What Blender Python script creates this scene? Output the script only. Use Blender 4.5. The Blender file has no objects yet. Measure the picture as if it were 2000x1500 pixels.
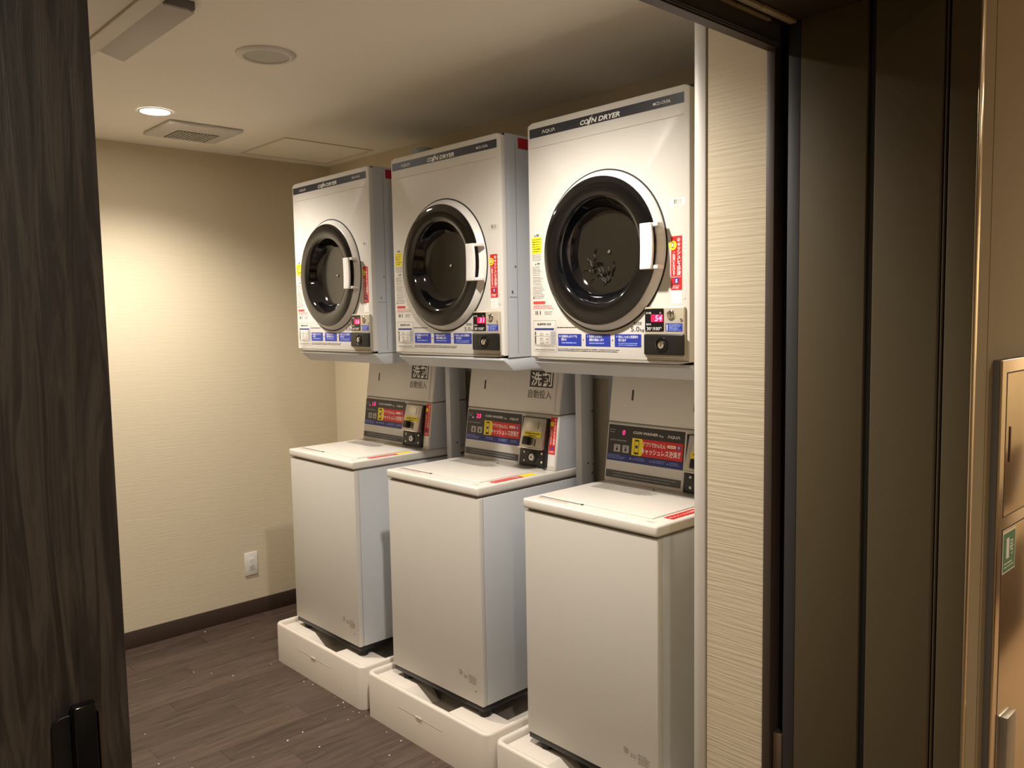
import bpy, bmesh, math, random
from mathutils import Vector, Matrix
random.seed(7)
S = bpy.context.scene
COL = S.collection

# ---------------------------------------------------------------- camera
YAW, PITCH, ROLL, FPX = .8191, -.0831, -.0178, 1615.2293
d = Vector((-math.sin(YAW)*math.cos(PITCH), math.cos(YAW)*math.cos(PITCH), math.sin(PITCH)))
r0 = Vector((math.cos(YAW), math.sin(YAW), 0)); u0 = r0.cross(d)
rr = math.cos(ROLL)*r0 + math.sin(ROLL)*u0; uu = -math.sin(ROLL)*r0 + math.cos(ROLL)*u0
cam = bpy.data.cameras.new('camera'); cam.sensor_width = 36; cam.lens = 36*FPX/2000; cam.clip_start = .02
co = bpy.data.objects.new('camera', cam); COL.objects.link(co)
mw = Matrix((rr, uu, -d)).transposed().to_4x4(); mw.translation = Vector((3.3733, -1.8406, 1.5482)); co.matrix_world = mw
S.camera = co
# ---------------------------------------------------------------- world and exposure
w = bpy.data.worlds.new('world'); S.world = w; w.use_nodes = True
w.node_tree.nodes['Background'].inputs[0].default_value = (1, .85, .7, 1)
w.node_tree.nodes['Background'].inputs[1].default_value = .02
S.cycles.caustics_reflective = False; S.cycles.caustics_refractive = False
S.view_settings.view_transform = 'Standard'; S.view_settings.look = 'None'
S.view_settings.exposure = .22; S.view_settings.gamma = 1; S.view_settings.use_curve_mapping = False
LAMP_COL = (1, .925, .815); LAMP_W = 108; LAMP_CONE = 142       # ceiling downlights of the laundry room
HALL_COL = (1, .89, .72); HALL_W = 58; LENS = 100        # corridor downlight
ZC = 2.374

# ---------------------------------------------------------------- materials
MATS = {}
def lin(c): return tuple(((v/255)/12.92 if v/255 <= .04045 else ((v/255+.055)/1.055)**2.4) for v in c)
def mat(name, col, rough=.5, metal=0, coat=0, emit=0, spec=.5):
    if name in MATS: return MATS[name]
    m = bpy.data.materials.new(name); m.use_nodes = True
    b = m.node_tree.nodes['Principled BSDF']; c = lin(col)
    b.inputs['Base Color'].default_value = (*c, 1); b.inputs['Roughness'].default_value = rough
    b.inputs['Metallic'].default_value = metal; b.inputs['Coat Weight'].default_value = coat
    b.inputs['Specular IOR Level'].default_value = spec
    if emit:
        b.inputs['Emission Color'].default_value = (*c, 1); b.inputs['Emission Strength'].default_value = emit
    MATS[name] = m; return m
def N(m, t, **k):
    n = m.node_tree.nodes.new(t)
    for a, v in k.items(): setattr(n, a, v)
    return n
def bump_noise(m, scale, strength, dist=.002, mapping=(1, 1, 1), detail=3, rough=.5, distortion=0):
    nt = m.node_tree; L = nt.links.new
    tc = N(m, 'ShaderNodeTexCoord'); mp = N(m, 'ShaderNodeMapping'); mp.inputs['Scale'].default_value = mapping
    no = N(m, 'ShaderNodeTexNoise'); no.inputs['Scale'].default_value = scale; no.inputs['Detail'].default_value = detail
    no.inputs['Roughness'].default_value = rough; no.inputs['Distortion'].default_value = distortion
    bu = N(m, 'ShaderNodeBump'); bu.inputs['Strength'].default_value = strength; bu.inputs['Distance'].default_value = dist
    L(tc.outputs['Object'], mp.inputs[0]); L(mp.outputs[0], no.inputs['Vector']); L(no.outputs[0], bu.inputs['Height'])
    L(bu.outputs[0], nt.nodes['Principled BSDF'].inputs['Normal'])
    return no
def ramp_col(m, src, stops):
    r = N(m, 'ShaderNodeValToRGB'); e = r.color_ramp.elements
    while len(e) < len(stops): e.new(.5)
    for i, (p, c) in enumerate(stops): e[i].position = p; e[i].color = (*lin(c), 1)
    m.node_tree.links.new(src, r.inputs[0]); return r

WHITE = mat('white_paint', (206, 202, 196), .45); bump_noise(WHITE, 260, .02, .0004)
SIDE = mat('side_paint', (196, 199, 204), .38)
STAND = mat('stand_paint', (190, 193, 198), .45)
LIDW = mat('lid_plastic', (218, 212, 204), .27)
PANM = mat('pan_plastic', (222, 213, 203), .42); bump_noise(PANM, 60, .03, .001)
RINGW = mat('ring_plastic', (220, 217, 213), .25)
GLASS = mat('smoked_glass', (9, 9, 12), .06, coat=.6)
WINDOW = mat('window_glass', (30, 27, 22), .16, coat=.3)
BLACK = mat('black_plastic', (16, 16, 17), .38)
BLACKG = mat('black_gloss', (14, 15, 17), .15)
RUBBER = mat('rubber', (18, 18, 19), .7)
CHAR = mat('charcoal_band', (42, 46, 54), .42)
GREYB = mat('notice_grey', (78, 78, 80), .5)
INK = mat('ink_dark', (45, 42, 42), .6)
INKG = mat('ink_grey', (128, 120, 112), .6)
INKR = mat('ink_red', (196, 62, 52), .6)
PRW = mat('print_white', (240, 238, 234), .5)
PRG = mat('print_pale', (150, 150, 152), .5)
PRL = mat('print_light_blue', (142, 160, 216), .5)
BLUE = mat('label_blue', (34, 52, 150), .4)
DBLUE = mat('panel_blue', (32, 44, 120), .4)
RED = mat('label_red', (205, 34, 34), .4)
DRED = mat('sticker_dark_red', (170, 30, 42), .45)
YEL = mat('label_yellow', (236, 214, 30), .45)
PAPER = mat('label_paper', (228, 224, 220), .5)
CLEAR = mat('label_cream', (240, 233, 215), .4)
CREAM = mat('coin_plate', (190, 180, 160), .38, metal=.35)
BRUSH = mat('brushed_plate', (190, 186, 178), .32, metal=.8)
CHROME = mat('chrome', (225, 222, 216), .12, metal=1)
LEDR = mat('led_red', (255, 20, 70), .4, emit=.75)
LEDW = mat('led_digit', (255, 130, 190), .4, emit=1.6)
LEDP = mat('led_pink', (255, 40, 120), .4, emit=1.5)
GREEN = mat('sign_green', (30, 120, 80), .4)
CEIL = mat('ceiling_paint', (246, 240, 230), .9); bump_noise(CEIL, 180, .1, .001)
TRIMW = mat('trim_white', (214, 210, 204), .4)
DTRIM = mat('trim_brown', (70, 58, 50), .5)
DARKM = mat('frame_dark', (62, 64, 70), .45)
BLK = mat('pocket_black', (14, 13, 12), .8)
TRACK = mat('track_beige', (190, 178, 145), .45)
STEEL = mat('brown_steel', (84, 74, 54), .6, spec=.2); bump_noise(STEEL, 900, .05, .0004)
GROOVE = mat('groove_dark', (26, 28, 30), .5)
BEAD = mat('corner_bead', (190, 175, 150), .2, metal=.9)
BASEB = mat('baseboard_brown', (62, 48, 40), .5)
SS = mat('stainless', (232, 220, 204), .15, metal=1)
SSD = mat('stainless_side', (104, 100, 96), .5)
GRILLE = mat('grille_grey', (196, 194, 186), .8)
ACP = mat('ac_plastic', (205, 198, 188), .5)
LINT = mat('lint_white', (225, 215, 205), .9)
CLOTH = mat('dark_cloth', (74, 72, 68), .9)
# ribbed vinyl wallpaper
WP = mat('wallpaper_beige', (214, 201, 176), .75)
bump_noise(WP, 3.2, .3, .005, (1.6, 1.6, 46), 4, .5, .25)
WPB = mat('wallpaper_fine', (210, 197, 172), .8)
bump_noise(WPB, 3.2, .16, .004, (2.5, 2.5, 60), 3, .5, .2)
CORW = mat('corridor_paper', (154, 138, 108), .8); bump_noise(CORW, 300, .15, .001)
CARPET = mat('carpet_beige', (140, 116, 88), .95); bump_noise(CARPET, 400, .5, .003)
# dark wooden slab (sliding door)
WOOD = mat('dark_wood', (60, 52, 44), .5)
no = bump_noise(WOOD, 5, .35, .002, (14, 14, .9), 6, .62, 1.2)
rp = ramp_col(WOOD, no.outputs[0], [(.25, (17, 16, 16)), (.45, (42, 38, 36)), (.6, (66, 60, 55)), (.78, (28, 26, 25))])
WOOD.node_tree.links.new(rp.outputs[0], WOOD.node_tree.nodes['Principled BSDF'].inputs['Base Color'])
# vinyl floor planks
PLANK = mat('plank_vinyl', (70, 55, 47), .36)
no = bump_noise(PLANK, 4, .12, .001, (16, 1.2, 1), 5, .6, .8)
oi = N(PLANK, 'ShaderNodeObjectInfo'); va = N(PLANK, 'ShaderNodeVectorMath', operation='ADD')
mul = N(PLANK, 'ShaderNodeMath', operation='MULTIPLY'); mul.inputs[1].default_value = 60
LK = PLANK.node_tree.links.new
mpn = [n for n in PLANK.node_tree.nodes if n.type == 'MAPPING'][0]
LK(oi.outputs['Random'], mul.inputs[0]); LK(mpn.outputs[0], va.inputs[0]); LK(mul.outputs[0], va.inputs[1]); LK(va.outputs[0], no.inputs['Vector'])
rp = ramp_col(PLANK, no.outputs[0], [(.22, (44, 35, 32)), (.42, (68, 55, 49)), (.6, (86, 70, 62)), (.8, (56, 45, 41))])
hv = N(PLANK, 'ShaderNodeHueSaturation'); mr = N(PLANK, 'ShaderNodeMapRange'); mr.inputs['To Min'].default_value = .82; mr.inputs['To Max'].default_value = 1.18
LK(oi.outputs['Random'], mr.inputs['Value']); LK(mr.outputs[0], hv.inputs['Value']); LK(rp.outputs[0], hv.inputs['Color'])
LK(hv.outputs[0], PLANK.node_tree.nodes['Principled BSDF'].inputs['Base Color'])
def lampmat(name, col, s):
    m = bpy.data.materials.new(name); m.use_nodes = True; nt = m.node_tree; nt.nodes.clear()
    e = nt.nodes.new('ShaderNodeEmission'); o = nt.nodes.new('ShaderNodeOutputMaterial')
    e.inputs[0].default_value = (*col, 1); e.inputs[1].default_value = s; nt.links.new(e.outputs[0], o.inputs[0]); return m
LAMP = lampmat('lamp_glow', LAMP_COL, LENS); HLAMP = lampmat('corridor_lamp_glow', HALL_COL, LENS)

# ---------------------------------------------------------------- mesh helpers
GL = {}
def glyphs(s, shear=0, bold=0, spacing=1, line=1):
    """flat outline of a line of writing, normalised to the unit box"""
    k = (s, shear, bold, spacing, line)
    if k in GL: return GL[k]
    c = bpy.data.curves.new('t', 'FONT'); c.body = s; c.size = 1; c.shear = shear; c.offset = bold; c.resolution_u = 2
    c.space_character = spacing; c.space_line = line; c.align_x = 'CENTER' if '\n' in s else 'LEFT'
    o = bpy.data.objects.new('t', c); COL.objects.link(o)
    me = bpy.data.meshes.new_from_object(o)
    V = [tuple(v.co) for v in me.vertices]; F = [tuple(p.vertices) for p in me.polygons]
    bpy.data.objects.remove(o); bpy.data.curves.remove(c); bpy.data.meshes.remove(me)
    x0 = min(v[0] for v in V); x1 = max(v[0] for v in V); y0 = min(v[1] for v in V); y1 = max(v[1] for v in V)
    GL[k] = ([((v[0]-x0)/(x1-x0), (v[1]-y0)/(y1-y0)) for v in V], F); return GL[k]

class MB:
    def __init__(s): s.v = []; s.f = []
    def add(s, V, F):
        n = len(s.v); s.v += V; s.f += [tuple(i+n for i in f) for f in F]; return s
    def box(s, x0, x1, y0, y1, z0, z1, skip=()):
        V = [(x, y, z) for z in (z0, z1) for y in (y0, y1) for x in (x0, x1)]
        F = {'-z': (0, 2, 3, 1), '+z': (4, 5, 7, 6), '-y': (0, 1, 5, 4), '+y': (2, 6, 7, 3), '-x': (0, 4, 6, 2), '+x': (1, 3, 7, 5)}
        return s.add(V, [f for k, f in F.items() if k not in skip])
    def lab(s, u0, u1, z0, z1, y, t=.0004):           # a thin sticker on a face that looks to -y
        return s.box(u0, u1, y-t, y, z0, z1)
    def rrect(s, u0, u1, z0, z1, y, rad, t=.0006, n=5):
        p = []
        for cx, cz, a in ((u1-rad, z1-rad, 0), (u0+rad, z1-rad, 90), (u0+rad, z0+rad, 180), (u1-rad, z0+rad, 270)):
            for i in range(n+1):
                q = math.radians(a+90*i/n); p.append((cx+rad*math.cos(q), cz+rad*math.sin(q)))
        k = len(p)
        V = [(a, y-t, b) for a, b in p]+[(a, y, b) for a, b in p]
        F = [tuple(range(k))]+[(i, (i+1) % k, k+(i+1) % k, k+i) for i in range(k)]
        return s.add(V, F)
    def prism(s, prof, x0, x1):                        # (y, z) outline pushed along x
        k = len(prof); V = [(x0, a, b) for a, b in prof]+[(x1, a, b) for a, b in prof]
        return s.add(V, [tuple(range(k)), tuple(range(2*k-1, k-1, -1))]+[(i, k+i, k+(i+1) % k, (i+1) % k) for i in range(k)])
    def lathe(s, cx, cz, prof, n=48, cap0=False, cap1=False):   # (r, y) around a -y axis
        m = len(prof); V = []; F = []
        for i in range(n):
            a = 2*math.pi*i/n
            for r, y in prof: V.append((cx+r*math.cos(a), y, cz+r*math.sin(a)))
        for i in range(n):
            j = (i+1) % n
            for q in range(m-1): F.append((i*m+q, j*m+q, j*m+q+1, i*m+q+1))
        if cap0: F.append(tuple(i*m for i in range(n)))
        if cap1: F.append(tuple(i*m+m-1 for i in range(n-1, -1, -1)))
        return s.add(V, F)
    def lathez(s, cx, cy, prof, n=40, cap0=False, cap1=False):  # (r, z) around a z axis
        m = len(prof); V = []; F = []
        for i in range(n):
            a = 2*math.pi*i/n
            for r, z in prof: V.append((cx+r*math.cos(a), cy+r*math.sin(a), z))
        for i in range(n):
            j = (i+1) % n
            for q in range(m-1): F.append((i*m+q, j*m+q, j*m+q+1, i*m+q+1))
        if cap0: F.append(tuple(i*m for i in range(n)))
        if cap1: F.append(tuple(i*m+m-1 for i in range(n)))
        return s.add(V, F)
    def text(s, t, u0, u1, z0, z1, y, shear=0, bold=0, spacing=1, line=1):
        V, F = glyphs(t, shear, bold, spacing, line)
        return s.add([(u0+a*(u1-u0), y, z0+b*(z1-z0)) for a, b in V], F)
    def bars(s, u0, u1, z0, z1, y, rows, fill=.5, seed=1, wmin=.004, wmax=.02, ragged=.3):   # lines of print too small to read
        R = random.Random(seed); h = (z1-z0)/rows
        for i in range(rows):
            x = u0; e = u1-(u1-u0)*ragged*R.random(); zz = z1-(i+.5)*h
            while x < e:
                ww = min(R.uniform(wmin, wmax), e-x)
                hh = h*fill*.5*R.uniform(.7, 1.1)
                s.add([(x, y, zz-hh), (x+ww, y, zz-hh), (x+ww, y, zz+hh), (x, y, zz+hh)], [(0, 1, 2, 3)]); x += ww+R.uniform(.0008, .002)
        return s
    def build(s, name, m, parent=None, loc=(0, 0, 0), rot=(0, 0, 0), bevel=0, seg=2, smooth=None, label=None):
        me = bpy.data.meshes.new(name); me.from_pydata(s.v, [], s.f)
        bm = bmesh.new(); bm.from_mesh(me)
        if bevel:
            bm.edges.ensure_lookup_table()
            bmesh.ops.recalc_face_normals(bm, faces=bm.faces)
            ed = [e for e in bm.edges if e.is_manifold and e.calc_face_angle(0) > .5]
            bmesh.ops.bevel(bm, geom=ed, offset=bevel, segments=seg, affect='EDGES', clamp_overlap=True, profile=.5)
        if s.f and smooth is not False and not getattr(s, 'flat', False): bmesh.ops.recalc_face_normals(bm, faces=bm.faces)
        bm.to_mesh(me); bm.free()
        if smooth or bevel:
            for p in me.polygons: p.use_smooth = True
            me.set_sharp_from_angle(angle=math.radians(smooth if smooth and smooth > 1 else 40))
        me.materials.append(m)
        o = bpy.data.objects.new(name, me); COL.objects.link(o)
        o.location = loc; o.rotation_euler = rot
        if parent: o.parent = parent
        if label: o['label'] = label
        return o
def print_(name, m, parent, fn, **k):                  # flat print: keep as laid out
    b = MB(); fn(b); o = b.build(name, m, parent, smooth=False, **k)
    if name not in ('digits', 'arrow'): o['kind'] = 'stuff'      # characters too small to lift apart
    return o
def struct(o): o['kind'] = 'structure'; return o
def tag(o, label, cat, group=None):
    o['label'] = label; o['category'] = cat
    if group: o['group'] = group
    return o
def thing(name, loc, label, cat, group=None, rz=0):
    o = bpy.data.objects.new(name, None); COL.objects.link(o); o.location = loc; o.rotation_euler = (0, 0, rz)
    o.empty_display_size = .1
    return tag(o, label, cat, group)
def copy_tree(o, parent=None):
    c = o.copy(); COL.objects.link(c)
    if parent: c.parent = parent
    for ch in o.children: copy_tree(ch, c)
    return c

# ---------------------------------------------------------------- room shell
fl = struct(MB().box(-.79, 2.848, -1.87, .70, -.06, -.004).build('floor', BLK))
PW, PL = .101, .92
pm = None; ix = 0; x = -.672
while x < 2.84:
    y = -1.75-(ix*.37 % PL)
    while y < .59:
        y0, y1 = max(y, -1.75), min(y+PL, .59)
        if y1-y0 > .02:
            x1 = min(x+PW, 2.846)
            full = abs(y1-y0-PL) < 1e-6 and x1 == x+PW
            if full and pm:
                o = bpy.data.objects.new('plank', pm); COL.objects.link(o); o.parent = fl; o.location = (x, y0, 0)
            else:
                o = MB().box(.0003, x1-x-.0003, .0003, y1-y0-.0003, -.004, 0).build('plank', PLANK, fl, (x, y0, 0), bevel=.0004, seg=1)
                if full: pm = o.data
        y += PL
    x += PW; ix += 1
struct(MB().box(-.79, -.672, -1.87, .70, 0, 2.44).build('wall_left', WPB))
struct(MB().box(-.672, 2.45, .59, .70, 0, 2.44).build('wall_back', WPB))
struct(MB().box(-.672, 2.45, -1.87, -1.75, 0, 2.44).build('wall_front', WPB))
struct(MB().box(-.672, 2.46, -1.87, .59, ZC, 2.44).build('ceiling', CEIL))
struct(MB().box(-.672, -.664, -1.75, .59, 0, .082).build('baseboard_left', BASEB, bevel=.0015))
struct(MB().box(-.664, 2.24, .582, .59, 0, .082).build('baseboard_back', BASEB, bevel=.0015))
# wing wall that ends the machine alcove
struct(MB().box(2.284, 2.433, -.2, .0, 0, ZC).box(2.25, 2.45, -.192, .59, 0, ZC).build('wall_right', WP))
struct(MB().box(2.249, 2.2795, -.203, -.16, 0, ZC).build('trim_1', TRIMW, bevel=.002))
# door jamb on the right: trim, black pocket, strike plate
jb = struct(MB().box(2.433, 2.4525, -.206, -.15, 0, 2.374).build('trim_2', DTRIM, bevel=.0015))
MB().box(2.4525, 2.507, -.165, -.15, 0, 2.144).build('pocket_back', BLK, jb)
MB().box(2.478, 2.505, -.196, -.166, 0, 2.144).build('pocket_stop', mat('stop_dark', (46, 46, 48), .6), jb, bevel=.001)
MB().box(2.456, 2.4775, -.1975, -.166, .40, .602).build('strike_plate', mat('plate_bronze', (110, 92, 78), .4, metal=.6), jb, bevel=.001, label='small bronze strike plate')
# brown steel reveal
rv = struct(MB().box(2.507, 2.838, -.19, -.15, 0, 2.144).build('trim_3', GROOVE))
MB().box(2.507, 2.6465, -.2, -.1895, 0, 2.144).build('panel', STEEL, rv, bevel=.0015)
MB().box(2.661, 2.7865, -.2, -.1895, 0, 2.144).build('panel', STEEL, rv, bevel=.004, seg=3)
MB().box(2.7905, 2.793, -.2, -.1895, 0, 2.144).build('edge_strip', STEEL, rv, bevel=.001)
MB().box(2.797, 2.8465, -.2, -.1895, 0, 2.144).build('panel', STEEL, rv, bevel=.003, seg=3)
struct(MB().box(2.845, 2.8505, -.202, -.186, 0, 2.144).build('trim_4', BEAD, bevel=.002, seg=3))
# header with door track
hd = struct(MB().box(2.433, 2.461, -1.88, -.2, 2.1, 2.374).build('trim_5', mat('header_grey', (84, 87, 94), .5), bevel=.001))
MB().box(2.433, 2.4575, -1.88, -.205, 2.0965, 2.1005).build('header_lip', DTRIM, hd)
MB().box(2.461, 2.4645, -1.88, -.205, 2.103, 2.107).build('header_bead', DARKM, hd)
for a, b, c in ((2.4625, 2.471, -.255), (2.485, 2.5, -.205)):
    yy = c
    for L in (.13, .62, .9):
        MB().box(a, b, yy-L+.002, yy, 2.137, 2.1435).build('track_rail', TRACK, hd, bevel=.0008); yy -= L
# corridor
struct(MB().box(2.461, 2.848, -3, 3, 2.144, 2.62).build('wall_lintel', mat('soffit_brown', (60, 47, 34), .5)))
struct(MB().box(2.847, 2.8485, -3, 3, 2.1445, 2.62).build('wall_corridor_upper', CORW))
cw = struct(MB().box(2.5, 2.848, -.15, 3, 0, 2.6).box(2.8385, 2.848, -.1885, -.15, 0, 2.144).build('wall_corridor', CORW))
MB().box(2.848, 2.8486, -.1225, -.1215, 0, 2.6).build('joint', mat('joint_brown', (120, 98, 68), .8), cw)
struct(MB().box(2.54, 2.848, -3, -1.80, 0, 2.144).build('wall_corridor_left', CORW))
struct(MB().box(4.6, 4.7, -3, 3, 0, 2.62).build('wall_opposite', CORW))
struct(MB().box(4.588, 4.6, -3, 3, 0, .78).build('trim_6', mat('wainscot_brown', (70, 54, 40), .5)))
struct(MB().box(2.5, 4.7, 3, 3.1, 0, 2.62).build('wall_corridor_end', mat('end_wall_cream', (225, 205, 175), .8)))
struct(MB().box(2.5, 4.7, -3.1, -3, 0, 2.62).build('wall_corridor_near', CORW))
struct(MB().box(2.848, 4.7, -3, 3, -.06, 0).build('floor_corridor', CARPET))
struct(MB().box(2.46, 4.7, -3, 3, 2.6, 2.66).build('ceiling_corridor', CEIL))
# wooden sliding door
dr = struct(MB().box(2.458, 2.5, -2.46, -1.572, .012, 2.128).build('door_1', WOOD, bevel=.0012))
MB().rrect(0, .040, 0, .46, 0, .012, .003).build('handle_plate', BLACK, dr, (2.5, -1.645, .705), (0, 0, math.pi/2), bevel=.0006, seg=1, label='black pull handle plate')
hb = MB().box(2.503, 2.516, -1.628, -1.606, .70, 1.176).build('handle_bar', BLACKG, dr, bevel=.003, seg=3)
MB().box(2.5, 2.5165, -1.6055, -1.6035, .70, 1.166).build('handle_edge', mat('bronze_edge', (96, 80, 60), .3, metal=.7), dr)

# ---------------------------------------------------------------- ceiling fittings
def downlight(x, y, z, r, m, label, k=1):
    t = thing('downlight', (x, y, z), label, 'downlight', 'round recessed ceiling downlights')
    MB().lathez(0, 0, [(r, -.0005), (r, -.003), (r*.93, -.005), (r*.88, -.004), (r*.86, -.0015)], 40).build('trim_ring', TRIMW, t, smooth=50)
    MB().lathez(0, 0, [(r*.87, -.0012), (r*.4, -.0016)], 40, cap1=True).build('lens', m, t)
    hall = m is HLAMP                                  # the reflector throws most of the light downwards
    L = bpy.data.lights.new('lamp', 'SPOT'); L.energy = k*(HALL_W if hall else LAMP_W); L.color = HALL_COL if hall else LAMP_COL
    L.spot_size = math.radians(LAMP_CONE); L.spot_blend = 1; L.shadow_soft_size = .03
    lo = bpy.data.objects.new('lamp', L); COL.objects.link(lo); lo.parent = t; lo.location = (0, 0, -.035)
    return t
downlight(-.010, -.575, ZC, .0625, LAMP, 'lit round downlight in the ceiling beside the square vent')
downlight(1.77, -.575, ZC, .0625, LAMP, 'lit round downlight above the front of the rightmost dryer')
downlight(3.75, 1.1, 2.6, .06, HLAMP, 'warm round downlight in the corridor ceiling by the hydrant cabinet')
downlight(3.25, 2.35, 2.6, .06, HLAMP, 'warm round downlight at the far end of the corridor ceiling, near side', 2)  # added out of view to brighten the end wall the steel cabinet mirrors
downlight(3.95, 2.35, 2.6, .06, HLAMP, 'warm round downlight at the far end of the corridor ceiling, opposite side', 2)  # second added lamp washing the end wall for the cabinet's reflection
downlight(3.75, -1.6, 2.6, .06, HLAMP, 'warm round downlight in the corridor ceiling facing the laundry doorway', 1.5)  # added out of view as fill for the washer fronts and sliding door
t = thing('ceiling_speaker', (.915, -.570, ZC), 'round white ceiling speaker with grey mesh grille', 'speaker')
MB().lathez(0, 0, [(.092, -.0005), (.090, -.004), (.080, -.009), (.070, -.009), (.069, -.004)], 48).build('rim', TRIMW, t, smooth=50)
MB().lathez(0, 0, [(.0695, -.005), (.03, -.0062)], 48, cap1=True).build('grille', GRILLE, t, smooth=50)
t = thing('ceiling_vent', (-.26, -.322, ZC), 'square white exhaust vent in the ceiling with grey slatted grille', 'vent')
b = MB(); b.box(-.155, .155, -.16, .16, -.014, -.0005)
b.build('panel', TRIMW, t, bevel=.006, seg=3)
MB().box(-.125, .035, -.08, .105, -.0155, -.0135).build('grille', mat('grille_dark', (92, 88, 82), .8), t)
for i in range(12):
    yy = -.076+i*.0155
    MB().box(-.124, .034, yy, yy+.007, -.018, -.0155).build('slat', GRILLE, t)
t = thing('access_hatch', (-.355, .285, ZC), 'square flush access hatch in the ceiling above the left dryer', 'hatch')
b = MB()
for a in ((-.226, .226, -.24, -.228), (-.226, .226, .228, .24), (-.226, -.214, -.228, .228), (.214, .226, -.228, .228)): b.box(*a, -.003, -.0003)
b.build('frame', mat('hatch_frame', (214, 204, 188), .6), t)
MB().box(-.2135, .2135, -.2275, .2275, -.002, -.0003).build('panel', CEIL, t)
t = thing('air_conditioner', (.92, -1.3, ZC), 'white ceiling air conditioner panel with its long flap tilted open', 'air conditioner')
MB().box(-.46, .44, -.42, .262, -.010, -.0005).build('panel', ACP, t, bevel=.003)
MB().box(-.42, .40, .262, .312, -.016, -.0005).build('outlet_frame', ACP, t, bevel=.002)
o = MB().box(-.27, .27, 0, .082, -.0025, 0).build('flap', mat('ac_flap_shaded', (186, 178, 176), .5), t, (0, .312, -.005), (math.radians(-14), 0, 0), bevel=.001)  # plastic toned darker and purplish, the tilted flap's shading put into its colour
MB().box(.262, .278, .312, .39, -.022, -.0005).build('outlet_end', SSD, t, bevel=.002)

# ---------------------------------------------------------------- wall outlet
t = thing('wall_outlet', (-.672, .045, .276), 'white double wall socket low on the beige wall', 'outlet')
MB().box(.0002, .007, -.035, .035, -.060, .060).build('cover_plate', PAPER, t, bevel=.002, seg=2)
MB().box(.007, .0085, -.014, .014, -.033, .033).build('socket_module', PAPER, t, bevel=.0008)
for dz in (.016, -.014):
    for dy in (-.006, .006): MB().box(.0085, .0088, dy-.0011, dy+.0011, dz-.004, dz+.005).build('slot', INK, t)
    MB().box(.0085, .0088, -.002, .002, dz-.011, dz-.007).build('slot', INK, t)

# ---------------------------------------------------------------- drain pans
PX, PY, PZ = -.0578, -.1402, .1755
PWD, PDP = .7151, .69
def rloop(x0, x1, y0, y1, r, n=6):
    p = []
    for cx, cy, a in ((x1-r, y1-r, 0), (x0+r, y1-r, 90), (x0+r, y0+r, 180), (x1-r, y0+r, 270)):
        for i in range(n+1):
            q = math.radians(a+90*i/n); p.append((cx+r*math.cos(q), cy+r*math.sin(q)))
    return p
def pan_mesh():
    L = []
    for ins, z, r in ((0, 0, .032), (0, PZ-.008, .032), (.0025, PZ-.002, .031), (.007, PZ, .028), (.014, PZ, .022), (.019, PZ-.003, .018), (.022, PZ-.009, .016), (.024, .10, .014)):
        L.append([(x, y, z) for x, y in rloop(ins, PWD-ins, ins, PDP-ins, r)])
    k = len(L[0]); b = MB(); V = [p for l in L for p in l]; F = []
    for i in range(len(L)-1):
        for j in range(k): F.append((i*k+j, i*k+(j+1) % k, (i+1)*k+(j+1) % k, (i+1)*k+j))
    F.append(tuple((len(L)-1)*k+j for j in range(k)))
    return b.add(V, F)
pans = []
PLAB = ['white raised drain pan under the leftmost washer, farthest from the camera', 'white raised drain pan under the middle washer', 'white raised drain pan under the rightmost washer, cut by the picture edge']
for i in range(3):
    if i == 0:
        p = thing('drain_pan', (PX, PY, 0), PLAB[0], 'drain pan', 'raised drain pans on the floor')
        pan_mesh().build('basin', PANM, p, smooth=50)
        def plat(x0, x1, y0, y1, sx):        # raised foot rest with a sloping inner end
            zt = .157; b = MB(); e = .075
            xs = (x0, x1) if sx > 0 else (x1, x0)
            V = [(xs[0], y0, .10), (xs[1]+sx*e, y0, .10), (xs[1], y0, zt), (xs[0], y0, zt)]
            V += [(a, y1, c) for a, _, c in V]
            b.add(V, [(0, 1, 2, 3), (7, 6, 5, 4), (0, 4, 5, 1), (1, 5, 6, 2), (2, 6, 7, 3), (3, 7, 4, 0)])
            return b
        plat(.024, .205, .024, .15, 1).build('foot_rest', PANM, p, bevel=.003)
        plat(.465, PWD-.024, .024, .15, -1).build('foot_rest', PANM, p, bevel=.003)
        plat(.024, .205, .40, PDP-.024, 1).build('foot_rest', PANM, p, bevel=.003)
        plat(.465, PWD-.024, .40, PDP-.024, -1).build('foot_rest', PANM, p, bevel=.003)
        MB().box(.21, .478, -.0005, .002, .1045, .107).build('moulded_line', PANM, p, bevel=.0006)
        b = MB()
        for dx in (-.012, 0, .012): b.box(.341+dx-.004, .341+dx+.004, -.003, .001, .102, .1095)
        b.build('clip', LIDW, p, bevel=.001)
        pans.append(p)
    else:
        c = copy_tree(pans[0]); c.location = (PX+.746*i, PY, 0); c['label'] = PLAB[i]; pans.append(c)

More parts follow.
